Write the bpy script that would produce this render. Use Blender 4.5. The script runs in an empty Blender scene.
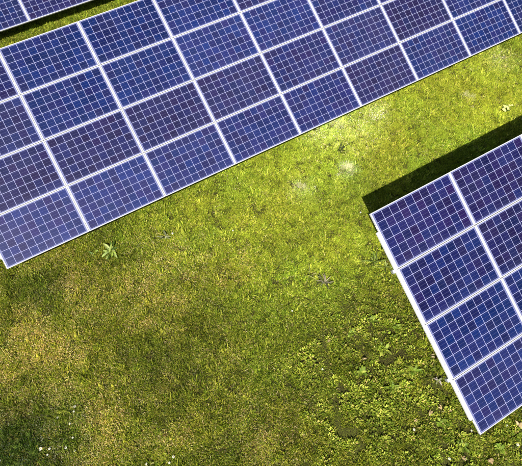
import bpy, bmesh, math, random
import numpy as np
from mathutils import Vector, Matrix

scene = bpy.context.scene
COL = scene.collection
PI = math.pi

# ------------------------------------------------------------------ camera
CAM_AXES = ((0.8676572, -0.4971354, 0.0052269),
            (0.4376590, 0.7687553, 0.4663367),
            (-0.2358506, -0.4023328, 0.8845918))
GROUND_DROP = 2.168                       # high cell corner of the main array above the ground
CAM_POS = Vector((0.6605860, -9.4278737, 6.9326158 + GROUND_DROP))
F_PX = 479.644
cam_data = bpy.data.cameras.new('camera')
cam = bpy.data.objects.new('camera', cam_data)
COL.objects.link(cam)
ax = [Vector(a).normalized() for a in CAM_AXES]
m = Matrix.Identity(4)
for k in range(3):
    for r in range(3):
        m[r][k] = ax[k][r]
m.translation = CAM_POS
cam.matrix_world = m
cam_data.sensor_width = 36.0
cam_data.lens = 36.0 * F_PX / 522.0
cam_data.clip_start = 0.1
cam_data.clip_end = 2000
scene.camera = cam


def at(px, py, z=0.0):
    """the spot of the ground (height z) seen at a pixel of the 522 x 466 photograph"""
    d = ax[0] * ((px - 261) / F_PX) - ax[1] * ((py - 233) / F_PX) - ax[2]
    t = (z - CAM_POS.z) / d.z
    return CAM_POS + d * t


# ------------------------------------------------------------------ light
SUN_TO = Vector((-0.569, -0.576, 1.0)).normalized()      # towards the sun
world = bpy.data.worlds.new('World')
scene.world = world
world.use_nodes = True
wn = world.node_tree
sky = wn.nodes.new('ShaderNodeTexSky')
sky.sky_type = 'NISHITA'
sky.sun_disc = False
sky.sun_elevation = math.asin(SUN_TO.z)
sky.sun_rotation = math.atan2(SUN_TO.x, SUN_TO.y)
bg = wn.nodes['Background']
bg.inputs['Strength'].default_value = 0.05
wn.links.new(sky.outputs['Color'], bg.inputs['Color'])
sd = bpy.data.lights.new('sun', 'SUN')
sd.energy = 4.6
sd.angle = math.radians(0.5)
sd.color = (1.0, 0.95, 0.86)
sun = bpy.data.objects.new('sun', sd)
sun.rotation_euler = (-SUN_TO).to_track_quat('-Z', 'Y').to_euler()
sun.location = (0, 0, 30)
COL.objects.link(sun)

scene.view_settings.view_transform = 'Standard'
scene.view_settings.look = 'None'
scene.view_settings.gamma = 1.0
scene.view_settings.exposure = 1.15
scene.view_settings.use_curve_mapping = False
scene.render.engine = 'CYCLES'
scene.cycles.max_bounces = 6
scene.cycles.transparent_max_bounces = 4


# ------------------------------------------------------------------ materials
def new_mat(name):
    mt = bpy.data.materials.new(name)
    mt.use_nodes = True
    nt = mt.node_tree
    return mt, nt, nt.nodes['Principled BSDF']


def N(nt, kind, **kw):
    n = nt.nodes.new(kind)
    for k, v in kw.items():
        setattr(n, k, v)
    return n


def M(nt, op, a, b=None, c=None, clamp=False):
    n = nt.nodes.new('ShaderNodeMath')
    n.operation = op
    n.use_clamp = clamp
    for i, v in enumerate((a, b, c)):
        if v is None:
            continue
        if isinstance(v, (int, float)):
            n.inputs[i].default_value = v
        else:
            nt.links.new(v, n.inputs[i])
    return n.outputs[0]


def MIX(nt, fac, a, b, mode='MIX'):
    n = nt.nodes.new('ShaderNodeMix')
    n.data_type = 'RGBA'
    n.blend_type = mode
    for s, v in ((n.inputs[0], fac), (n.inputs[6], a), (n.inputs[7], b)):
        if isinstance(v, (int, float)):
            s.default_value = v
        elif isinstance(v, tuple):
            s.default_value = (*v, 1)
        else:
            nt.links.new(v, s)
    return n.outputs[2]


CW, CH = 1.588, 0.953           # cell field of a panel
PITCH_U, PITCH_V = 1.698, 1.0375
FW, FH = 1.690, 1.0255          # outer frame
TILT = math.radians(25)


def mat_cells():
    mt, nt, b = new_mat('solar_cells')
    L = nt.links.new
    tc = N(nt, 'ShaderNodeTexCoord')
    sp = N(nt, 'ShaderNodeSeparateXYZ')
    L(tc.outputs['Object'], sp.inputs[0])
    cw, ch = CW + 0.012, CH + 0.012
    cs = cw / 10
    U = M(nt, 'DIVIDE', M(nt, 'ADD', sp.outputs[0], cw / 2), cs)
    V = M(nt, 'DIVIDE', M(nt, 'ADD', sp.outputs[1], ch / 2), ch / 6)
    fu, fv = M(nt, 'FRACT', U), M(nt, 'FRACT', V)
    iu, iv = M(nt, 'FLOOR', U), M(nt, 'FLOOR', V)

    def edge(f, half):          # 1 within half of a cell edge
        d = M(nt, 'SUBTRACT', 0.5, M(nt, 'ABSOLUTE', M(nt, 'SUBTRACT', f, 0.5)))
        return M(nt, 'LESS_THAN', d, half)
    gap = M(nt, 'MAXIMUM', edge(fu, 0.022), edge(fv, 0.022))
    out = M(nt, 'MAXIMUM',
            M(nt, 'GREATER_THAN', M(nt, 'ABSOLUTE', sp.outputs[0]), cw / 2 - 0.001),
            M(nt, 'GREATER_THAN', M(nt, 'ABSOLUTE', sp.outputs[1]), ch / 2 - 0.001))
    # busbars: three thin ribbons along the panel's length
    f3 = M(nt, 'FRACT', M(nt, 'MULTIPLY', fv, 3.0))
    bus = M(nt, 'LESS_THAN', M(nt, 'ABSOLUTE', M(nt, 'SUBTRACT', f3, 0.5)), 0.028)
    oi = N(nt, 'ShaderNodeObjectInfo')
    cv = N(nt, 'ShaderNodeCombineXYZ')
    L(iu, cv.inputs[0]); L(iv, cv.inputs[1])
    L(M(nt, 'MULTIPLY', oi.outputs['Random'], 91.7), cv.inputs[2])
    wn_ = N(nt, 'ShaderNodeTexWhiteNoise')
    L(cv.outputs[0], wn_.inputs['Vector'])
    ws = N(nt, 'ShaderNodeSeparateColor')
    L(wn_.outputs['Color'], ws.inputs[0])
    # crystals
    vo = N(nt, 'ShaderNodeTexVoronoi')
    vo.inputs['Scale'].default_value = 55
    vadd = N(nt, 'ShaderNodeVectorMath', operation='ADD')
    L(tc.outputs['Object'], vadd.inputs[0]); L(wn_.outputs['Color'], vadd.inputs[1])
    L(vadd.outputs[0], vo.inputs['Vector'])
    vs = N(nt, 'ShaderNodeSeparateColor')
    L(vo.outputs['Color'], vs.inputs[0])
    at_ = N(nt, 'ShaderNodeAttribute', attribute_type='OBJECT', attribute_name='tint')
    ts = N(nt, 'ShaderNodeSeparateXYZ')
    L(at_.outputs['Vector'], ts.inputs[0])
    hue = M(nt, 'ADD', M(nt, 'MULTIPLY', M(nt, 'SUBTRACT', ws.outputs[0], 0.5), 0.7), ts.outputs[0], clamp=True)
    base = MIX(nt, hue, (0.0016, 0.0085, 0.060), (0.0085, 0.0036, 0.036))
    val = M(nt, 'MULTIPLY', M(nt, 'ADD', 0.72, M(nt, 'MULTIPLY', ws.outputs[1], 0.5)),
            M(nt, 'ADD', 0.78, M(nt, 'MULTIPLY', vs.outputs[0], 0.44)))
    val = M(nt, 'MULTIPLY', val, ts.outputs[1])
    hs = N(nt, 'ShaderNodeVectorMath', operation='SCALE')
    L(base, hs.inputs[0]); L(val, hs.inputs['Scale'])
    c = MIX(nt, M(nt, 'MULTIPLY', bus, 0.45), hs.outputs[0], (0.10, 0.105, 0.17))
    c = MIX(nt, gap, c, (0.25, 0.26, 0.42))
    c = MIX(nt, out, c, (0.10, 0.11, 0.22))
    # thin film of dust, heavier along the low edge of each panel, plus painted glare
    no = N(nt, 'ShaderNodeTexNoise')
    no.inputs['Scale'].default_value = 2.3
    no.inputs['Detail'].default_value = 6
    g = N(nt, 'ShaderNodeNewGeometry')
    L(g.outputs['Position'], no.inputs['Vector'])
    low = M(nt, 'MULTIPLY', M(nt, 'SUBTRACT', -CH / 2 + 0.10, sp.outputs[1]), 6.0, clamp=True)
    dust_glare = M(nt, 'ADD', M(nt, 'MULTIPLY', M(nt, 'SUBTRACT', no.outputs['Fac'], 0.36), 0.14, clamp=True),
             M(nt, 'MULTIPLY', low, 0.09))
    dust_glare = M(nt, 'ADD', dust_glare, ts.outputs[2], clamp=True)  # per-panel share: dust haze and the washed sun glare, put into the colour
    c = MIX(nt, dust_glare, c, (0.10, 0.115, 0.25))
    L(c, b.inputs['Base Color'])
    b.inputs['Roughness'].default_value = 0.40
    b.inputs['Specular IOR Level'].default_value = 0.085
    b.inputs['Coat Weight'].default_value = 0.35
    b.inputs['Coat Roughness'].default_value = 0.07
    return mt


def mat_metal(name, col, rough, metallic=0.0, grime=0.12):
    mt, nt, b = new_mat(name)
    L = nt.links.new
    g = N(nt, 'ShaderNodeNewGeometry')
    no = N(nt, 'ShaderNodeTexNoise')
    no.inputs['Scale'].default_value = 9
    no.inputs['Detail'].default_value = 8
    L(g.outputs['Position'], no.inputs['Vector'])
    f = M(nt, 'MULTIPLY', M(nt, 'SUBTRACT', no.outputs['Fac'], 0.42), 3.0 * grime, clamp=True)
    L(MIX(nt, f, col, (col[0] * 0.45, col[1] * 0.42, col[2] * 0.36)), b.inputs['Base Color'])
    b.inputs['Roughness'].default_value = rough
    b.inputs['Metallic'].default_value = metallic
    return mt


M_CELL = mat_cells()
M_FRAME = mat_metal('anodised_white_frame', (0.46, 0.46, 0.49), 0.4, grime=0.35)
M_RAIL = mat_metal('painted_rail', (0.56, 0.56, 0.57), 0.45, grime=0.35)
M_STEEL = mat_metal('galvanised_steel', (0.42, 0.43, 0.44), 0.45, 0.6, 0.3)
M_BOX = mat_metal('black_plastic', (0.02, 0.02, 0.02), 0.5)
M_BACK = mat_metal('white_backsheet', (0.7, 0.7, 0.7), 0.6)


# ------------------------------------------------------------------ mesh helpers
def box(bm, x0, x1, y0, y1, z0, z1):
    v = [bm.verts.new(p) for p in ((x0, y0, z0), (x1, y0, z0), (x1, y1, z0), (x0, y1, z0),
                                   (x0, y0, z1), (x1, y0, z1), (x1, y1, z1), (x0, y1, z1))]
    for q in ((3, 2, 1, 0), (4, 5, 6, 7), (0, 1, 5, 4), (1, 2, 6, 5), (2, 3, 7, 6), (3, 0, 4, 7)):
        bm.faces.new([v[i] for i in q])


def build(name, bm, mats, parent=None, loc=(0, 0, 0), rot=None):
    me = bpy.data.meshes.new(name)
    bm.to_mesh(me)
    bm.free()
    for mt in (mats if isinstance(mats, (list, tuple)) else (mats,)):
        me.materials.append(mt)
    o = bpy.data.objects.new(name, me)
    COL.objects.link(o)
    o.parent = parent
    o.location = loc
    if rot:
        o.rotation_euler = rot
    return o


def tag(o, label=None, cat=None, group=None, kind=None):
    for k, v in (('label', label), ('category', cat), ('group', group), ('kind', kind)):
        if v:
            o[k] = v
    return o


def copy_to(o, parent):
    c = o.copy()
    COL.objects.link(c)
    c.parent = parent
    return c


# ------------------------------------------------------------------ the setting: ground
def mat_ground():
    mt, nt, b = new_mat('soil_and_thatch')
    L = nt.links.new
    g = N(nt, 'ShaderNodeNewGeometry')
    n1 = N(nt, 'ShaderNodeTexNoise'); n1.inputs['Scale'].default_value = 1.1; n1.inputs['Detail'].default_value = 6
    n2 = N(nt, 'ShaderNodeTexNoise'); n2.inputs['Scale'].default_value = 45; n2.inputs['Detail'].default_value = 5
    for n in (n1, n2):
        L(g.outputs['Position'], n.inputs['Vector'])
    r1 = M(nt, 'MULTIPLY', M(nt, 'SUBTRACT', n1.outputs['Fac'], 0.4), 4.0, clamp=True)
    r2 = M(nt, 'MULTIPLY', M(nt, 'SUBTRACT', n2.outputs['Fac'], 0.38), 3.5, clamp=True)
    c = MIX(nt, r1, (0.060, 0.062, 0.010), (0.090, 0.105, 0.013))
    c = MIX(nt, r2, (0.016, 0.013, 0.006), c)
    L(c, b.inputs['Base Color'])
    b.inputs['Roughness'].default_value = 0.95
    b.inputs['Specular IOR Level'].default_value = 0.1
    bp = N(nt, 'ShaderNodeBump'); bp.inputs['Strength'].default_value = 0.8; bp.inputs['Distance'].default_value = 0.03
    L(n2.outputs['Fac'], bp.inputs['Height']); L(bp.outputs[0], b.inputs['Normal'])
    return mt


bm = bmesh.new()
S = [-300, -120, -50] + [x * 2.0 for x in range(-15, 16)] + [50, 120, 300]
vs = [[bm.verts.new((x + 3, y - 3, 0)) for x in S] for y in S]
for j in range(len(S) - 1):
    for i in range(len(S) - 1):
        bm.faces.new((vs[j][i], vs[j][i + 1], vs[j + 1][i + 1], vs[j + 1][i]))
ground = build('ground', bm, mat_ground())
tag(ground, 'green meadow ground under the short grass', 'ground', kind='structure')


# ------------------------------------------------------------------ solar arrays
def proto_panel():
    bm = bmesh.new()
    a, b_ = FW / 2 - 0.012, FH / 2 - 0.012
    v = [bm.verts.new(p) for p in ((-a, -b_, 0), (a, -b_, 0), (a, b_, 0), (-a, b_, 0))]
    w = [bm.verts.new((p.co.x, p.co.y, -0.006)) for p in v]
    bm.faces.new(v).material_index = 0
    f = bm.faces.new(w[::-1]); f.material_index = 1
    for i in range(4):
        f = bm.faces.new((v[(i + 1) % 4], v[i], w[i], w[(i + 1) % 4])); f.material_index = 1
    panel = build('solar_panel', bm, [M_CELL, M_BACK])
    # frame: mitred L profile, lip 3 mm above the glass
    bm = bmesh.new()
    lipu, lipv = 0.020, 0.014
    prof = [(0.0, -0.037), (0.0, 0.003), (1.0, 0.003), (1.0, 0.0005), (0.1, 0.0005), (0.1, -0.037)]
    rings = []
    for sx, sy in ((-1, -1), (1, -1), (1, 1), (-1, 1)):
        rings.append([bm.verts.new((sx * (FW / 2 - lipu * t), sy * (FH / 2 - lipv * t), z)) for t, z in prof])
    for i in range(4):
        A, B = rings[i], rings[(i + 1) % 4]
        for k in range(len(prof)):
            k2 = (k + 1) % len(prof)
            bm.faces.new((A[k], B[k], B[k2], A[k2]))
    bmesh.ops.recalc_face_normals(bm, faces=bm.faces)
    frame = build('panel_frame', bm, M_FRAME, panel)
    bm = bmesh.new()
    box(bm, -0.06, 0.06, 0.30, 0.40, -0.028, -0.0065)
    jb = build('junction_box', bm, M_BOX, panel)
    return panel, [frame, jb]


PP, PSUB = proto_panel()
first = [True]
rnd = random.Random(11)


def add_panel(parent, u, v, tint):
    if first[0]:
        p = PP
        p.parent = parent
        first[0] = False
    else:
        p = copy_to(PP, parent)
        for s in PSUB:
            copy_to(s, p)
    p.location = (u, v, 0)
    p['tint'] = tint
    return p


def solar_array(origin, c0, c1, tints, label, cut_left=True):
    """origin: top left cell corner of column 0; the Empty sits on the ground under it, parts in the tilted plane"""
    ox, oy = origin
    root = bpy.data.objects.new('solar_array', None)
    COL.objects.link(root)
    root.location = (ox, oy, 0)
    root.empty_display_size = 0.5
    tag(root, label, 'solar array', 'tilted solar arrays standing in the meadow')
    Z = GROUND_DROP
    T = Matrix.Rotation(TILT, 4, 'X')

    def pl(u, v, w=0.0):         # plane coordinates to the array's own coordinates
        return Vector((u, v * math.cos(TILT) - w * math.sin(TILT), Z + v * math.sin(TILT) + w * math.cos(TILT)))
    for c in range(c0, c1):
        for r in range(4):
            t = tints.get((c, r))
            if t is None:
                t = (rnd.uniform(0.2, 0.8), rnd.uniform(0.8, 1.15), rnd.uniform(0, 0.04))
            u = c * PITCH_U + CW / 2
            v = -(r * PITCH_V + CH / 2)
            p = add_panel(root, 0, 0, t)
            p.location = pl(u, v)
            p.rotation_euler = (TILT + rnd.gauss(0, 0.0012), rnd.gauss(0, 0.0008), rnd.gauss(0, 0.0006))
    gu, gv = PITCH_U - CW, PITCH_V - CH
    left = c0 * PITCH_U - gu / 2
    right = (c1 - 1) * PITCH_U + CW + gu / 2
    low = -(4 * PITCH_V - gv / 2)
    # sloping rafters under every column seam
    for c in range(c0, c1 + 1):
        uc = c * PITCH_U - gu / 2
        bm = bmesh.new()
        box(bm, -0.022, 0.022, low + 0.27, -0.30, -0.085, -0.039)
        ra = build('rafter', bm, M_RAIL, root, (uc, 0, Z), (TILT, 0, 0))
    # clamps over the seams
    for c in range(c0, c1 + 1):
        uc = c * PITCH_U - gu / 2
        for r in range(4):
            for q in (0.22, 0.78):
                v = -(r * PITCH_V + q * CH)
                bm = bmesh.new()
                box(bm, -0.016, 0.016, -0.03, 0.03, 0.0035, 0.008)
                bmesh.ops.create_cone(bm, cap_ends=True, segments=6, radius1=0.007, radius2=0.007, depth=0.008,
                                      matrix=Matrix.Translation((0, 0, 0.012)))
                build('clamp', bm, M_FRAME, root, pl(uc, v), (TILT, 0, 0))
    # long purlins across, their ends stick out
    for v in (-1.02, -3.08):
        bm = bmesh.new()
        a, b_ = left - 0.055, right + 0.055
        box(bm, a, b_, -0.03, 0.03, -0.155, -0.0855)
        build('purlin', bm, M_STEEL, root, pl(0, v), (TILT, 0, 0))
    # posts and their braces
    n = max(2, round((right - left) / 3.4) + 1)
    for i in range(n):
        u = left + 1.1 + (right - left - 2.2) * i / (n - 1)
        tops = []
        for v in (-1.02, -3.08):
            top = pl(u, v, -0.17)
            bm = bmesh.new()
            h = top.z + 0.05 - 0.02
            t, w = 0.006, 0.05
            box(bm, -w, w, -t / 2, t / 2, -0.1, h)
            box(bm, -w, -w + t, t / 2 + 0.0005, 0.06, -0.1, h)
            box(bm, w - t, w, t / 2 + 0.0005, 0.06, -0.1, h)
            build('post', bm, M_STEEL, root, (top.x, top.y + 0.035, 0))
            tops.append(top)
        a, b_ = tops[0] + Vector((0.06, 0.03, -0.9)), tops[1] + Vector((0.06, 0.03, -0.12))
        d = b_ - a
        bm = bmesh.new()
        box(bm, -0.02, 0.02, -0.004, 0.004, 0, d.length)
        build('brace', bm, M_STEEL, root, a, d.to_track_quat('Z', 'Y').to_euler())
    return root


# (purple share, brightness, dust haze with painted glare) of the panels as the photo shows them
MAIN = {(-1, 0): (.6, .9, .0), (-1, 1): (.5, .85, .03), (-1, 2): (.8, .85, .03), (-1, 3): (.5, 1.2, .07),
        (0, 0): (.10, 1.0, .0), (0, 1): (.15, 1.0, .0), (0, 2): (.75, .85, .03), (0, 3): (.35, 1.2, .07),
        (1, 0): (.10, .95, .0), (1, 1): (.15, 1.05, .02), (1, 2): (.80, .8, .04), (1, 3): (.40, 1.1, .06),
        (2, 0): (.20, 1.1, .02), (2, 1): (.35, 1.2, .06), (2, 2): (.70, .85, .06), (2, 3): (.45, 1.1, .05),
        (3, 0): (.70, .85, .04), (3, 1): (.25, 1.2, .05), (3, 2): (.60, 1.0, .05), (3, 3): (.50, 1.15, .04),
        (4, 1): (.4, 1.0, .04), (4, 2): (.55, 1.0, .07), (4, 3): (.8, .85, .06),
        (5, 2): (.80, .8, .04), (5, 3): (.35, 1.0, .05), (6, 3): (.2, 1.1, .02), (6, 2): (.25, 1.1, .03)}
RIGHT = {(0, 0): (.70, 1.0, .0), (1, 0): (.70, .9, .0), (0, 1): (.45, .95, .0), (1, 1): (.65, .8, .0),
         (0, 2): (.15, 1.0, .0), (1, 2): (.3, .95, .0), (0, 3): (.40, 1.05, .03), (2, 1): (.5, .8, 0)}
solar_array((0, 0), -1, 10, MAIN, 'long four row array of blue solar panels running across the top of the meadow')
solar_array((4.316, -6.903), 0, 5, RIGHT, 'dark blue solar array with a wide black shadow beside its upper edge')
solar_array((0.801 + 0.055, 6.78), -2, 4, {}, 'solar array cut off at the corner behind the strip of lit grass')

# ------------------------------------------------------------------ vegetation
nrg = np.random.default_rng(5)


def value_noise(x, y, scale, seed):
    r = np.random.default_rng(seed)
    tb = r.random((256, 256))
    X, Y = x / scale + 1000, y / scale + 1000
    i, j = np.floor(X).astype(int), np.floor(Y).astype(int)
    fx, fy = X - i, Y - j
    fx, fy = fx * fx * (3 - 2 * fx), fy * fy * (3 - 2 * fy)
    i0, i1, j0, j1 = i % 256, (i + 1) % 256, j % 256, (j + 1) % 256
    return (tb[i0, j0] * (1 - fx) + tb[i1, j0] * fx) * (1 - fy) + (tb[i0, j1] * (1 - fx) + tb[i1, j1] * fx) * fy


def fbm(x, y, scale, seed, octv=3):
    s, a, t = 0, 1.0, 0
    for k in range(octv):
        s = s + a * value_noise(x, y, scale / 2 ** k, seed + k)
        t += a
        a *= 0.55
    return s / t


def mat_leaf(name, trans=0.45, rough=0.55, spec=0.12):
    """colour: mesh attribute Col (per blade) x instance attribute tone (r,g,b multiplier of the spot)"""
    mt, nt, b = new_mat(name)
    L = nt.links.new
    a1 = N(nt, 'ShaderNodeAttribute', attribute_type='GEOMETRY', attribute_name='Col')
    a2 = N(nt, 'ShaderNodeAttribute', attribute_type='INSTANCER', attribute_name='tone')
    c = MIX(nt, 1.0, a1.outputs['Color'], a2.outputs['Color'], 'MULTIPLY')
    L(c, b.inputs['Base Color'])
    b.inputs['Roughness'].default_value = rough
    b.inputs['Specular IOR Level'].default_value = spec
    tr = N(nt, 'ShaderNodeBsdfTranslucent')
    L(c, tr.inputs['Color'])
    mx = N(nt, 'ShaderNodeMixShader')
    mx.inputs[0].default_value = trans
    L(b.outputs[0], mx.inputs[1]); L(tr.outputs[0], mx.inputs[2])
    L(mx.outputs[0], nt.nodes['Material Output'].inputs['Surface'])
    return mt


M_GRASS = mat_leaf('grass_blades')
M_CLOVER = mat_leaf('clover_leaves', 0.35, 0.5, 0.12)


class Leafy:
    """collects strips with a colour per strip"""
    def __init__(self):
        self.v, self.f, self.c = [], [], []

    def strip(self, base, azim, length, width, lean0, lean1, col, seg=3, tipw=0.1, mid=0.5, twist=0.0, fold=0.0):
        """a bent blade: lean angles from vertical at the base and the tip"""
        p = Vector(base)
        n0 = len(self.v)
        for k in range(seg + 1):
            t = k / seg
            lean = lean0 + (lean1 - lean0) * t
            az = azim + twist * t
            w = width * (1 - (1 - tipw) * (abs(t - mid) / max(mid, 1 - mid)) ** 1.6) * 0.5
            if t < mid:
                w = width * 0.5 * (0.5 + 0.5 * t / max(mid, 1e-3)) if tipw < 0.5 else w
            side = Vector((-math.sin(az), math.cos(az), 0)) * w
            self.v.append(tuple(p - side)); self.v.append(tuple(p + side))
            self.c.append(col); self.c.append(col)
            d = Vector((math.sin(lean) * math.cos(az), math.sin(lean) * math.sin(az), math.cos(lean)))
            p = p + d * (length / seg)
        for k in range(seg):
            a = n0 + 2 * k
            self.f.append((a, a + 1, a + 3, a + 2))

    def disc(self, c, rad, nx, ny, col, n=6, sq=1.0, az=0.0):
        n0 = len(self.v)
        for k in range(n):
            a = 2 * PI * k / n
            x, y = rad * math.cos(a), rad * sq * math.sin(a)
            X = x * math.cos(az) - y * math.sin(az)
            Y = x * math.sin(az) + y * math.cos(az)
            self.v.append((c[0] + X, c[1] + Y, c[2] + X * nx + Y * ny))
            self.c.append(col)
        self.f.append(tuple(range(n0, n0 + n)))

    def mesh(self, name, mt):
        me = bpy.data.meshes.new(name)
        me.from_pydata(self.v, [], self.f)
        at_ = me.attributes.new('Col', 'FLOAT_COLOR', 'POINT')
        at_.data.foreach_set('color', np.array([(*c, 1.0) for c in self.c], dtype=np.float32).ravel())
        me.materials.append(mt)
        return me


GREEN = [(0.160, 0.200, 0.011), (0.240, 0.265, 0.014), (0.110, 0.160, 0.011), (0.360, 0.370, 0.045), (0.050, 0.080, 0.008)]
SOFT = [(0.190, 0.225, 0.013), (0.230, 0.260, 0.016), (0.160, 0.205, 0.012), (0.270, 0.295, 0.028)]
STRAW = [(0.38, 0.31, 0.09), (0.28, 0.22, 0.055), (0.48, 0.42, 0.19), (0.15, 0.10, 0.03)]
rg = random.Random(3)


def jit(c, s=0.15):
    k = 1 + rg.uniform(-s, s)
    return (c[0] * k * (1 + rg.uniform(-.1, .1)), c[1] * k, c[2] * k)


def tuft(nb, rad, hmin, hmax, wmin, wmax, straw, lean=(0.2, 1.3), greens=None):
    L = Leafy()
    comb = rg.uniform(0, 2 * PI)
    for i in range(nb):
        a, r = rg.uniform(0, 2 * PI), rad * math.sqrt(rg.random())
        dead = rg.random() < straw
        col = jit(rg.choice(STRAW)) if dead else jit(rg.choice(greens or GREEN), 0.12 if greens else 0.25)
        ln = rg.uniform(hmin, hmax) * (0.7 if dead else 1)
        l0 = rg.uniform(0.0, lean[0] + 0.3)
        l1 = rg.uniform(lean[0] + 0.3, lean[1])
        az = rg.gauss(comb, 1.5)
        if dead:
            l0, l1 = rg.uniform(0.7, 1.5), rg.uniform(1.1, 1.6)
        L.strip((r * math.cos(a), r * math.sin(a), rg.uniform(0.004, 0.03) if dead else 0), az, ln, rg.uniform(wmin, wmax), l0, l1, col,
                twist=rg.uniform(-.6, .6))
    return L


def clover_patch(nl, rad, size, hmax, straw=0.08):
    L = Leafy()
    for i in range(nl):
        a, r = rg.uniform(0, 2 * PI), rad * math.sqrt(rg.random())
        c = (r * math.cos(a), r * math.sin(a), rg.uniform(0.015, hmax))
        if rg.random() < straw:
            L.disc(c, size * 0.6, rg.gauss(0, .4), rg.gauss(0, .4), jit(rg.choice(STRAW)), 5, 0.6, rg.uniform(0, 6))
            continue
        col = jit(rg.choice([(0.110, 0.150, 0.010), (0.16, 0.20, 0.012), (0.24, 0.27, 0.03), (0.060, 0.095, 0.008), (0.30, 0.32, 0.05)]), 0.2)
        s = size * rg.uniform(0.6, 1.2)
        nx, ny = rg.gauss(0, .3), rg.gauss(0, .3)
        az = rg.uniform(0, 6)
        for k in range(3):
            b = az + 2 * PI * k / 3 + rg.gauss(0, .5)
            q = s * rg.uniform(.3, 1.5)
            L.disc((c[0] + q * math.cos(b) * 1.3, c[1] + q * math.sin(b) * 1.3,
                    c[2] + rg.uniform(-.012, .012)), s * rg.uniform(.55, 1.15), nx + rg.gauss(0, .35), ny + rg.gauss(0, .35),
                   jit(col, .25), 6, rg.uniform(.45, .9), b)
    for i in range(nl // 3):
        a, r = rg.uniform(0, 2 * PI), rad * math.sqrt(rg.random())
        L.strip((r * math.cos(a), r * math.sin(a), 0), rg.uniform(0, 6), rg.uniform(.03, .08), 0.004, .2, 1.3, jit(rg.choice(GREEN)))
    return L


def leaf(L, base, az, length, width, l0, l1, col, seg=6, fold=0.25):
    """a broad leaf: two half blades with a fold along the midrib"""
    p = Vector(base)
    n0 = len(L.v)
    for k in range(seg + 1):
        t = k / seg
        lean = l0 + (l1 - l0) * t
        w = width * 0.5 * max(0.08, math.sin(PI * min(1, 0.06 + t * 0.92) ** 1.15)) ** 0.65 * (1 + rg.uniform(-.12, .12))
        side = Vector((-math.sin(az), math.cos(az), 0)) * w
        up = Vector((0, 0, w * fold))
        for q in (p - side + up, p, p + side + up):
            L.v.append(tuple(q))
        shade = 1 + rg.uniform(-.08, .08)
        for z in (1.0, 1.25, 0.95):
            L.c.append(tuple(c * z * shade for c in col))
        d = Vector((math.sin(lean) * math.cos(az), math.sin(lean) * math.sin(az), math.cos(lean)))
        p = p + d * (length / seg)
    for k in range(seg):
        a = n0 + 3 * k
        L.f.append((a, a + 1, a + 4, a + 3)); L.f.append((a + 1, a + 2, a + 5, a + 4))


def leaf_clump(n, rad, k=1.0, tan=.03):
    L = Leafy()
    for i in range(n):
        a, r_ = rg.uniform(0, 2 * PI), rad * math.sqrt(rg.random())
        col = jit(rg.choice([(0.10, 0.145, 0.010), (0.155, 0.20, 0.016), (0.25, 0.28, 0.04), (0.055, 0.085, 0.007)]), .2)
        if rg.random() < tan:
            col = jit((.36, .29, .09), .2)
        az = a + rg.gauss(0, .7)
        leaf(L, (r_ * math.cos(a), r_ * math.sin(a), rg.uniform(.0, .07) * k), az, k * rg.uniform(.030, .075), k * rg.uniform(.015, .033),
             rg.uniform(.2, .8), rg.uniform(1.2, 1.9), col, seg=3, fold=rg.uniform(.1, .5))
    for i in range(4):
        L.strip((rg.uniform(-rad, rad), rg.uniform(-rad, rad), 0), rg.uniform(0, 6), rg.uniform(.06, .13), 0.006, .2, 1.3, jit(rg.choice(GREEN)))
    return L


hidden = bpy.data.collections.new('plant_sources')     # never linked to the scene: sources of the scattered tufts


def source(name, L, mt):
    o = bpy.data.objects.new(name, L.mesh(name, mt))
    hidden.objects.link(o)
    return o


def scatter(name, pts, rot, scl, idx, tone, coll):
    me = bpy.data.meshes.new(name)
    me.from_pydata([tuple(p) for p in pts], [], [])
    n = len(pts)

    def attr(nm, ty, data, key):
        a_ = me.attributes.new(nm, ty, 'POINT')
        a_.data.foreach_set(key, np.ascontiguousarray(data).ravel())
    attr('rot', 'FLOAT_VECTOR', rot.astype(np.float32), 'vector')
    attr('scl', 'FLOAT_VECTOR', scl.astype(np.float32), 'vector')
    attr('pick', 'INT', idx.astype(np.int32), 'value')
    attr('tone', 'FLOAT_COLOR', np.concatenate([tone, np.ones((n, 1))], 1).astype(np.float32), 'color')
    o = bpy.data.objects.new(name, me)
    COL.objects.link(o)
    ng = bpy.data.node_groups.new(name + '_scatter', 'GeometryNodeTree')
    ng.interface.new_socket('Geometry', in_out='INPUT', socket_type='NodeSocketGeometry')
    ng.interface.new_socket('Geometry', in_out='OUTPUT', socket_type='NodeSocketGeometry')
    gi, go = ng.nodes.new('NodeGroupInput'), ng.nodes.new('NodeGroupOutput')
    ci = ng.nodes.new('GeometryNodeCollectionInfo')
    ci.inputs['Collection'].default_value = coll
    ci.inputs['Separate Children'].default_value = True
    ci.inputs['Reset Children'].default_value = True
    iop = ng.nodes.new('GeometryNodeInstanceOnPoints')
    iop.inputs['Pick Instance'].default_value = True

    def nattr(nm, ty):
        a_ = ng.nodes.new('GeometryNodeInputNamedAttribute')
        a_.data_type = ty
        a_.inputs['Name'].default_value = nm
        return [s for s in a_.outputs if s.enabled and s.name == 'Attribute'][0]
    lk = ng.links.new
    lk(gi.outputs[0], iop.inputs['Points'])
    lk(ci.outputs[0], iop.inputs['Instance'])
    lk(nattr('pick', 'INT'), iop.inputs['Instance Index'])
    lk(nattr('rot', 'FLOAT_VECTOR'), iop.inputs['Rotation'])
    lk(nattr('scl', 'FLOAT_VECTOR'), iop.inputs['Scale'])
    lk(iop.outputs[0], go.inputs[0])
    md = o.modifiers.new('scatter', 'NODES')
    md.node_group = ng
    return o


grass_col = bpy.data.collections.new('grass_sources')
clover_col = bpy.data.collections.new('clover_sources')
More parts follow.
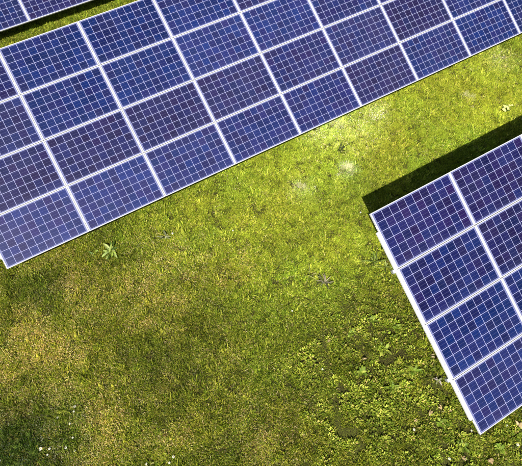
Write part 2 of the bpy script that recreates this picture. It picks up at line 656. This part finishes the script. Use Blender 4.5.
# children of a collection come out in name order: a.. short, b.. long, c.. straw
for k in range(5):
    hidden = grass_col
    source('tuft_a%d' % k, tuft(44, 0.085, .030, .070, .0045, .008, 0.05, (0.4, 1.45)), M_GRASS)
for k in range(5):
    source('tuft_b%d' % k, tuft(36, 0.06, .06, .13, .005, .010, 0.06, (0.3, 1.45)), M_GRASS)
for k in range(4):
    source('tuft_c%d' % k, tuft(36, 0.085, .03, .07, .0045, .009, 0.40, (0.4, 1.5)), M_GRASS)
for k in range(5):
    source('tuft_d%d' % k, tuft(70, 0.085, .025, .06, .003, .0055, 0.02, (0.4, 1.35), SOFT), M_GRASS)
hidden = clover_col
for k in range(5):
    source('clover_a%d' % k, clover_patch(26, 0.10, 0.0105, 0.06), M_CLOVER)
for k in range(4):
    source('clover_b%d' % k, leaf_clump(32, .095), M_CLOVER)
for k in range(4):
    source('clover_c%d' % k, leaf_clump(46, .09, .5, .16), M_CLOVER)


def spot(x, y, px, py, r, soft=0.6):
    """0..1 round bump of radius r metres centred where the photo shows px, py"""
    c = at(px, py)
    d = np.hypot(x - c.x, y - c.y) / r
    return np.clip((1 + soft - d) / (2 * soft) if soft else d < 1, 0, 1)


DOCKS = [(372, 321), (396, 329), (350, 334), (384, 349), (413, 372), (391, 388), (441, 424), (462, 447), (498, 449), (361, 373)]


def zones(x, y):
    n1 = fbm(x, y, 1.3, 21, 3)
    n2 = fbm(x, y, 0.45, 31, 2)
    w = (n1 - .5) * 1.6
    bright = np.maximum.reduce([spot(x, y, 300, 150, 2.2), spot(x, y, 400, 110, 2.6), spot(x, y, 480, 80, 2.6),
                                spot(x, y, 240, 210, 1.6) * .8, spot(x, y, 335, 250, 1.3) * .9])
    dry = np.maximum.reduce([spot(x, y, 60, 320, 1.7) * .75, spot(x, y, 30, 385, 1.6) * .8, spot(x, y, 130, 400, 1.8) * .7,
                             spot(x, y, 150, 300, 1.2) * .6, spot(x, y, 240, 440, 1.1) * .6,
                             spot(x, y, 100, 440, 1.2) * .8, spot(x, y, 220, 270, .5) * .5])
    dry = np.clip(dry * (0.35 + 2.2 * np.clip(n2 - .3, 0, 1)) + 0.25 * w * dry, 0, 1)
    clov = np.maximum.reduce([spot(x, y, 385, 335, 1.2), spot(x, y, 400, 400, 1.5), spot(x, y, 450, 440, 1.6) * .9,
                              spot(x, y, 340, 350, .9) * .8, spot(x, y, 350, 420, 1.0) * .5,
                              spot(x, y, 510, 445, 1.0) * .8])
    clov = np.clip(clov * (0.5 + 1.6 * np.clip(n2 - .2, 0, 1)), 0, 1)
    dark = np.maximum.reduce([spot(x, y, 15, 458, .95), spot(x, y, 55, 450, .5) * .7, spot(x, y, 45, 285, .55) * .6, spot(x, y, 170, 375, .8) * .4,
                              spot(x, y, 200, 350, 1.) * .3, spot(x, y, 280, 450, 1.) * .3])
    pale = np.maximum.reduce([spot(x, y, 348, 170, .22), spot(x, y, 325, 125, .6) * .7, spot(x, y, 350, 125, .7) * .5,
                              spot(x, y, 300, 190, .3) * .5, spot(x, y, 500, 60, .4) * .6, spot(x, y, 375, 112, .3)])
    void = np.clip((fbm(x, y, .34, 91, 2) - .66) * 9, 0, 1) * np.clip(clov * 1.6 + dark * .6, 0, 1)
    for px, py in DOCKS:
        c = at(px, py)
        void = np.maximum(void, (np.hypot(x - c.x, y - c.y) < .07) * 1.0)
    return n1, n2, bright, dry, clov, dark, pale, void


def points(n, x0, x1, y0, y1):
    return nrg.uniform(x0, x1, n), nrg.uniform(y0, y1, n)


# near field: what the camera and its neighbours look down on; coarser beyond
corn = [at(px, py) for px, py in ((0, 0), (522, 0), (522, 466), (0, 466))]
x, y = points(150000, -7, 15, -15, 8)
dd = np.full(len(x), 1e9)
inside = np.ones(len(x), bool)
mgn = 1.6
for i in range(4):
    a, b_ = corn[i], corn[(i + 1) % 4]
    e = Vector((b_.x - a.x, b_.y - a.y, 0)).normalized()
    sgn = (x - a.x) * e.y - (y - a.y) * e.x
    inside &= sgn > -mgn
print('grass pts in', inside.sum(), [tuple(round(v, 2) for v in c) for c in corn])
keep = inside | (nrg.random(len(x)) < 0.30)
x, y, inside = x[keep], y[keep], inside[keep]
n1, n2, bright, dry, clov, dark, pale, void = zones(x, y)
keep = nrg.random(len(x)) > np.maximum(clov * 0.85, void * .93)
x, y, n1, n2, bright, dry, clov, dark, pale, void, inside = [q[keep] for q in (x, y, n1, n2, bright, dry, clov, dark, pale, void, inside)]
n = len(x)
u = nrg.random(n)
idx = nrg.integers(0, 5, n)
idx = np.where(u < 0.16 + .25 * dark + 0.25 * np.clip(n2 - .5, 0, 1) * (1 - bright), nrg.integers(5, 10, n), idx)
idx = np.where((nrg.random(n) < bright * 1.1) & (idx < 5), nrg.integers(14, 19, n), idx)
idx = np.where(nrg.random(n) < dry * 0.75 + pale * .22 + 0.03, nrg.integers(10, 14, n), idx)
tone = np.ones((n, 3))
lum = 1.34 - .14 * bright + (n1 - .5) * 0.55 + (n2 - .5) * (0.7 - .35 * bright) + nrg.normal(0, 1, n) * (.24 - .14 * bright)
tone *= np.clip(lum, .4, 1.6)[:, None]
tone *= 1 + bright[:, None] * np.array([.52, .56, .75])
tone *= 1 + dry[:, None] * np.array([.16, .05, .0])
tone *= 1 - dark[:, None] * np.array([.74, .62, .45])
tone *= 1 + pale[:, None] * np.array([.38, .38, 2.6])
yel = np.clip(fbm(x, y, .8, 77, 2) - .5, -.5, .5)
tone[:, 0] *= 1 + yel * .25
scl = np.ones((n, 3)) * nrg.uniform(.75, 1.25, n)[:, None] * np.where(inside, 1, 1.7)[:, None]
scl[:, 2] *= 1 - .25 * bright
rot = np.zeros((n, 3)); rot[:, 2] = nrg.uniform(0, 2 * PI, n); rot[:, 0] = nrg.normal(0, .12, n); rot[:, 1] = nrg.normal(0, .12, n)
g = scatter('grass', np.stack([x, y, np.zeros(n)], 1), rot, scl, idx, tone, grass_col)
tag(g, 'short yellow green meadow grass with dry brown patches around the arrays', 'grass', kind='stuff')

x, y = points(60000, -7, 15, -15, 8)
n1, n2, bright, dry, clov, dark, pale, void = zones(x, y)
keep = nrg.random(len(x)) < np.clip(clov * .8 + 0.015 + (.22 + .30 * (n2 > .5)) * (1 - bright) ** 2, 0, 1) * (1 - .95 * void)
keep &= nrg.random(len(x)) > .25 * clov
x, y, n1, n2, clov, dry, dark = [q[keep] for q in (x, y, n1, n2, clov, dry, dark)]
n = len(x)
big = nrg.random(n) < np.clip((clov - .2) * 1.1, 0, .8)
idx = np.where(big, nrg.integers(5, 9, n), np.where(nrg.random(n) < .6, nrg.integers(9, 13, n), nrg.integers(0, 5, n)))
tone = np.ones((n, 3)) * np.clip(1.12 + (n2 - .5) * .9 + nrg.normal(0, .32, n), .4, 2.0)[:, None]
tone[:, 0] *= 1.05 + .22 * dry
tone[:, 2] *= 1 + .5 * dry
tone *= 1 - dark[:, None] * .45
scl = np.ones((n, 3)) * nrg.uniform(.55, 1.05, n)[:, None]
rot = np.zeros((n, 3)); rot[:, 2] = nrg.uniform(0, 2 * PI, n)
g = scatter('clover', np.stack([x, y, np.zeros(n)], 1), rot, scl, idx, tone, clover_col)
tag(g, 'leafy green clover and low weeds spreading between the grass', 'ground cover', kind='stuff')


# ------------------------------------------------------------------ single plants, flowers and dead leaves
def mat_plain_leaf(name, trans=0.3):
    mt, nt, b = new_mat(name)
    a1 = N(nt, 'ShaderNodeAttribute', attribute_type='GEOMETRY', attribute_name='Col')
    g = N(nt, 'ShaderNodeNewGeometry')
    no = N(nt, 'ShaderNodeTexNoise'); no.inputs['Scale'].default_value = 60
    nt.links.new(g.outputs['Position'], no.inputs['Vector'])
    k = M(nt, 'ADD', 0.7, M(nt, 'MULTIPLY', no.outputs['Fac'], 0.6))
    sc = N(nt, 'ShaderNodeVectorMath', operation='SCALE')
    nt.links.new(a1.outputs['Color'], sc.inputs[0]); nt.links.new(k, sc.inputs['Scale'])
    nt.links.new(sc.outputs[0], b.inputs['Base Color'])
    b.inputs['Roughness'].default_value = 0.5
    b.inputs['Specular IOR Level'].default_value = 0.2
    tr = N(nt, 'ShaderNodeBsdfTranslucent')
    nt.links.new(sc.outputs[0], tr.inputs['Color'])
    mx = N(nt, 'ShaderNodeMixShader'); mx.inputs[0].default_value = trans
    nt.links.new(b.outputs[0], mx.inputs[1]); nt.links.new(tr.outputs[0], mx.inputs[2])
    nt.links.new(mx.outputs[0], nt.nodes['Material Output'].inputs['Surface'])
    return mt


M_WEED = mat_plain_leaf('weed_leaves')
M_PETAL = mat_plain_leaf('petals', 0.2)
rg = random.Random(21)


def put(L, name, mt, px=None, py=None, parent=None, loc=None):
    o = bpy.data.objects.new(name, L.mesh(name, mt))
    COL.objects.link(o)
    o.parent = parent
    o.location = loc if loc is not None else at(px, py)
    return o


def weed(px, py, n, length, width, cols, label, name='broad_leaf_weed', l0=(0.5, 1.0), l1=(1.4, 1.9), z0=0.02, group=None, cat='weed'):
    L = Leafy()
    off = rg.uniform(0, 6)
    for k in range(n):
        az = off + 2 * PI * k / n * 1.0 + rg.gauss(0, .45)
        b_ = length * .12
        leaf(L, (rg.gauss(0, b_), rg.gauss(0, b_), z0 * rg.uniform(.5, 1.2)), az, length * rg.uniform(.35, 1.15), width * rg.uniform(.6, 1.2),
             rg.uniform(*l0), rg.uniform(*l1), jit(rg.choice(cols), .3), fold=rg.uniform(.05, .6))
    o = put(L, name, M_WEED, px, py)
    tag(o, label, cat, group)
    return o


LIME = [(0.22, 0.30, 0.05), (0.10, 0.16, 0.02), (0.34, 0.40, 0.12), (0.05, 0.09, 0.012)]
weed(111, 253, 24, .24, .055, LIME, 'broad leaved pale green weed just below the long array', group=None)
weed(94, 255, 4, .14, .045, LIME, 'small pale green weed seedling beside the big broad leaved weed')
weed(324, 283, 30, .20, .026, [(0.16, 0.14, 0.09), (0.22, 0.20, 0.13), (0.07, 0.07, 0.03), (0.10, 0.12, 0.03)],
     'grey brown wilted weed lying flat in the open meadow', name='wilted_weed', l0=(.8, 1.3), l1=(1.4, 1.8), z0=.045)
weed(308, 275, 6, .24, .016, [(0.22, 0.22, 0.08), (0.10, 0.11, 0.03)], 'thin stalked weed reaching out from the wilted grey weed', name='stalky_weed', l0=(.6, 1.2), l1=(1.5, 1.6), z0=.06)
weed(374, 263, 16, .30, .022, [(0.20, 0.25, 0.05), (0.13, 0.18, 0.03), (0.07, 0.09, 0.02)],
     'spiky weed with thin arching leaves beside the dark blue array', name='spiky_weed', l0=(.3, .9), l1=(1.4, 1.9))
weed(385, 268, 9, .22, .020, [(0.22, 0.27, 0.08), (0.10, 0.13, 0.03)],
     'smaller spiky weed touching the white edge of the dark blue array', name='spiky_weed', l0=(.3, .9), l1=(1.4, 1.9))
weed(341, 152, 20, .17, .022, [(0.025, 0.035, 0.008), (0.05, 0.06, 0.01)], 'small dark weed in the bright pale grass below the long array', name='dark_weed', l0=(.4, 1.), l1=(1., 1.5), z0=.06)
weed(329, 147, 10, .10, .014, [(0.05, 0.06, 0.012)], 'tiny dark weed sprig next to the small dark weed', name='dark_weed', l0=(.4, 1.), l1=(1., 1.5), z0=.06)
weed(166, 238, 9, .16, .030, [(0.12, 0.13, 0.06), (0.05, 0.06, 0.02), (0.2, 0.2, 0.1)], 'ragged grey green weed by a white petal below the long array', name='ragged_weed')
weed(293, 184, 10, .19, .012, [(0.05, 0.06, 0.015)], 'dark thin stemmed weed beside a pale dry grass clump', name='thin_weed', l0=(.8, 1.2), l1=(1.3, 1.6))
weed(437, 381, 9, .12, .035, [(0.34, 0.30, 0.28), (0.22, 0.24, 0.12)], 'pale weed poking out by the lower left edge of the dark blue array', name='pale_weed')
weed(392, 246, 6, .10, .03, [(0.4, 0.4, 0.3), (0.25, 0.28, 0.1)], 'tiny pale weed close to the upper white edge of the dark array', name='pale_weed')

# broad leaf clumps in the leafy patch
dl = ['topmost dock weed of the leafy patch', 'dock weed of the leafy patch nearest to the white array side',
      'dock weed at the open meadow side of the leafy patch', 'dock weed just below the topmost two of the leafy patch',
      'dock weed between the tan dead leaf and the lower white array side', 'dock weed in the middle of the leafy patch below the others',
      'dock weed beside the small tan leaves near the lower array side', 'dock weed just left of the bottom corner of the dark array',
      'dock weed below the bottom edge of the dark array near a daisy', 'dock weed directly below a tan dead leaf in the leafy patch']
for (px, py), lab in zip(DOCKS, dl):
    weed(px, py, rg.randint(12, 17), rg.uniform(.12, .17), rg.uniform(.05, .065),
         [(0.16, 0.22, 0.02), (0.24, 0.29, 0.045), (0.11, 0.16, 0.015)], 'broad leaved green ' + lab, name='dock_weed',
         group='dock weeds in the leafy patch', l0=(.2, .8), l1=(1.3, 1.9))


def dry_clump(px, py, n, rad, ln, label):
    L = Leafy()
    for k in range(n):
        a, r_ = rg.uniform(0, 2 * PI), rad * rg.random() ** .7
        L.strip((r_ * math.cos(a), r_ * math.sin(a), 0.0), a + rg.gauss(0, .5), ln * rg.uniform(.6, 1.2), .0035, rg.uniform(.1, .6), rg.uniform(.9, 1.5),
                jit(rg.choice([(.55, .50, .28), (.46, .42, .18), (.62, .58, .36)])))
    o = put(L, 'dry_grass_clump', M_WEED, px, py)
    tag(o, label, 'grass clump', 'pale dry grass clumps in the bright lawn')


dry_clump(347, 171, 260, .13, .15, 'pale straw coloured grass clump below the small dark weed')
dry_clump(300, 189, 170, .11, .14, 'pale dry grass clump next to the dark thin stemmed weed')
dry_clump(467, 99, 150, .18, .12, 'wide dry grass clump at the left of the yellow flower clump')
dry_clump(336, 128, 170, .22, .12, 'thin dry grass clump right under the edge of the long array')


def flower(px, py, rad, white, label, group, h=0.07, n=9):
    root = bpy.data.objects.new('daisy' if white else 'buttercup', None)
    COL.objects.link(root)
    root.location = at(px, py)
    root.empty_display_size = 0.05
    tag(root, label, 'flower', group)
    tilt = (rg.gauss(0, .25), rg.gauss(0, .25))
    P_, C_, S_ = Leafy(), Leafy(), Leafy()
    rad *= .8
    col = (.66, .66, .56) if white else (.72, .62, .12)
    off = rg.uniform(0, 6)
    for k in range(n):
        b = off + 2 * PI * k / n
        P_.disc((.62 * rad * math.cos(b), .62 * rad * math.sin(b), h + .62 * rad * (math.cos(b) * tilt[0] + math.sin(b) * tilt[1])),
                rad * .42, tilt[0], tilt[1], jit(col, .05), 6, .55, b)
    C_.disc((0, 0, h + .003), rad * .26, tilt[0], tilt[1], (.70, .50, .04), 8)
    C_.disc((0, 0, h + .005), rad * .16, tilt[0], tilt[1], (.75, .56, .06), 8)
    S_.strip((0, 0, 0), 0, h, .004, 0, .02, (.10, .15, .03))
    z = (0, 0, 0)
    put(P_, 'petals', M_PETAL, parent=root, loc=z)
    put(C_, 'flower_centre', M_PETAL, parent=root, loc=z)
    put(S_, 'stem', M_WEED, parent=root, loc=z)


DG = 'white daisies scattered over the meadow'
for px, py, r_, lab in [
    (42, 449, .036, 'largest white daisy in the dark grass at the bottom left corner'),
    (51, 449, .028, 'white daisy just to the right of the largest corner daisy'),
    (49, 455, .020, 'tiny white daisy under the two corner daisies'),
    (1, 461, .030, 'white daisy cut by the picture edge in the bottom left corner'),
    (67, 448, .030, 'white daisy at the border of dark and dry grass at bottom left'),
    (76, 451, .024, 'white daisy at the far right of the bottom left daisies'),
    (74, 438, .022, 'lone small daisy above the bottom left daisy row'),
    (76, 407, .032, 'white daisy on the brown dry grass, upper of a vertical pair'),
    (75, 412, .022, 'smaller white daisy on the brown dry grass, lower of a vertical pair'),
    (59, 418, .024, 'white daisy on dry grass to the left of the vertical pair'),
    (71, 424, .022, 'white daisy on dry grass below the vertical pair'),
    (174, 457, .030, 'white daisy at the bottom edge, upper one of three'),
    (170, 463, .024, 'white daisy at the bottom edge, lower middle one of three'),
    (147, 464, .026, 'white daisy at the bottom edge, leftmost one of three'),
    (413, 430, .028, 'white daisy in the leafy patch below the dark array corner region'),
    (448, 459, .028, 'white daisy at the bottom edge left of the dry brown leaves'),
    (470, 431, .022, 'small pale daisy just left of the dark array bottom corner'),
    (505, 426, .028, 'white daisy under the lower edge of the dark array'),
    (516, 445, .032, 'pale daisy near the right picture edge below the dark array'),
    (322, 370, .022, 'white daisy between the leafy patch and the open meadow'),
    (292, 312, .020, 'faint white daisy below the grey wilted weed'),
    (360, 214, .020, 'tiny white daisy left of the dark array upper corner'),
    (173, 235, .026, 'white daisy beside the ragged grey green weed'),
    (233, 232, .020, 'lone white daisy in the green middle of the meadow')]:
    flower(px, py, r_, True, lab, DG)
BG = 'yellow flowers by the black shadow'
for px, py, r_, lab in [
    (489, 129, .030, 'yellow buttercup at the rim of the black shadow'),
    (455, 128, .028, 'yellow buttercup in bright grass left of the shadow rim'),
    (497, 117, .020, 'small yellow buttercup just below the yellow flower clump'),
    (506, 137, .022, 'yellow buttercup inside the black shadow near the array edge'),
    (519, 134, .026, 'yellow buttercup at the end of the black shadow by the array corner'),
    (467, 160, .020, 'dim yellow buttercup in the shadow, lower of two'),
    (470, 157, .018, 'dim yellow buttercup in the shadow, upper of two'),
    (512, 89, .022, 'small yellow buttercup above the yellow flower clump')]:
    flower(px, py, r_, False, lab, BG, h=0.09, n=6)
# the clump of yellow blossoms
root = bpy.data.objects.new('flower_clump', None)
COL.objects.link(root)
root.location = at(505, 110)
tag(root, 'dense clump of pale yellow blossoms in the bright grass above the shadow', 'flower clump')
Lc = Leafy()
for k in range(26):
    a, r_ = rg.uniform(0, 2 * PI), .11 * math.sqrt(rg.random())
    leaf(Lc, (r_ * .3 * math.cos(a), r_ * .3 * math.sin(a), 0), a, .12, .03, .4, 1.4, jit((.12, .17, .03)))
put(Lc, 'foliage', M_WEED, parent=root, loc=(0, 0, 0))
for k in range(13):
    a, r_ = rg.uniform(0, 2 * PI), .12 * math.sqrt(rg.random())
    c = (r_ * 1.3 * math.cos(a), r_ * .8 * math.sin(a), rg.uniform(.09, .13))
    Lb = Leafy()
    for q in range(6):
        b = 2 * PI * q / 6
        Lb.disc((.018 * math.cos(b), .018 * math.sin(b), rg.uniform(-.003, .003)), .015, rg.gauss(0, .2), rg.gauss(0, .2), jit((.78, .72, .22), .06), 6, .8, b)
    put(Lb, 'blossom', M_PETAL, parent=root, loc=c)

# dead leaves
for px, py, r_, lab in [
    (487, 461, .075, 'curled tan dead leaf at the bottom edge below the dark array'),
    (461, 459, .05, 'pale tan dead leaf left of the curled leaf at the bottom edge'),
    (518, 428, .08, 'large tan dead leaf at the right edge under the dark array'),
    (428, 415, .06, 'pinkish tan dead leaf in the leafy patch left of the array'),
    (416, 422, .045, 'small tan dead leaf next to the pinkish one in the leafy patch'),
    (430, 357, .05, 'pale dead leaf lying close to the left side of the array'),
    (366, 359, .05, 'tan dead leaf in the upper part of the leafy patch'),
    (328, 343, .045, 'tan dead leaf at the left border of the leafy patch'),
    (440, 409, .045, 'tan dead leaf touching the rafter side of the array'),
    (448, 412, .035, 'tiny brown dead leaf near the rafter side of the array')]:
    L = Leafy()
    r_ *= .8
    az = rg.uniform(0, 6)
    for q in range(3):
        leaf(L, (rg.uniform(-.4, .4) * r_, rg.uniform(-.4, .4) * r_, .055 + rg.uniform(0, .02)), az + rg.uniform(-.8, .8), r_ * 1.7, r_ * .75, 1.3, 1.8,
             jit((.34, .26, .13), .35), fold=rg.uniform(.2, 1.1))
    o = put(L, 'dead_leaf', M_WEED, px, py)
    tag(o, lab, 'dead leaf', 'tan dead leaves on the grass')
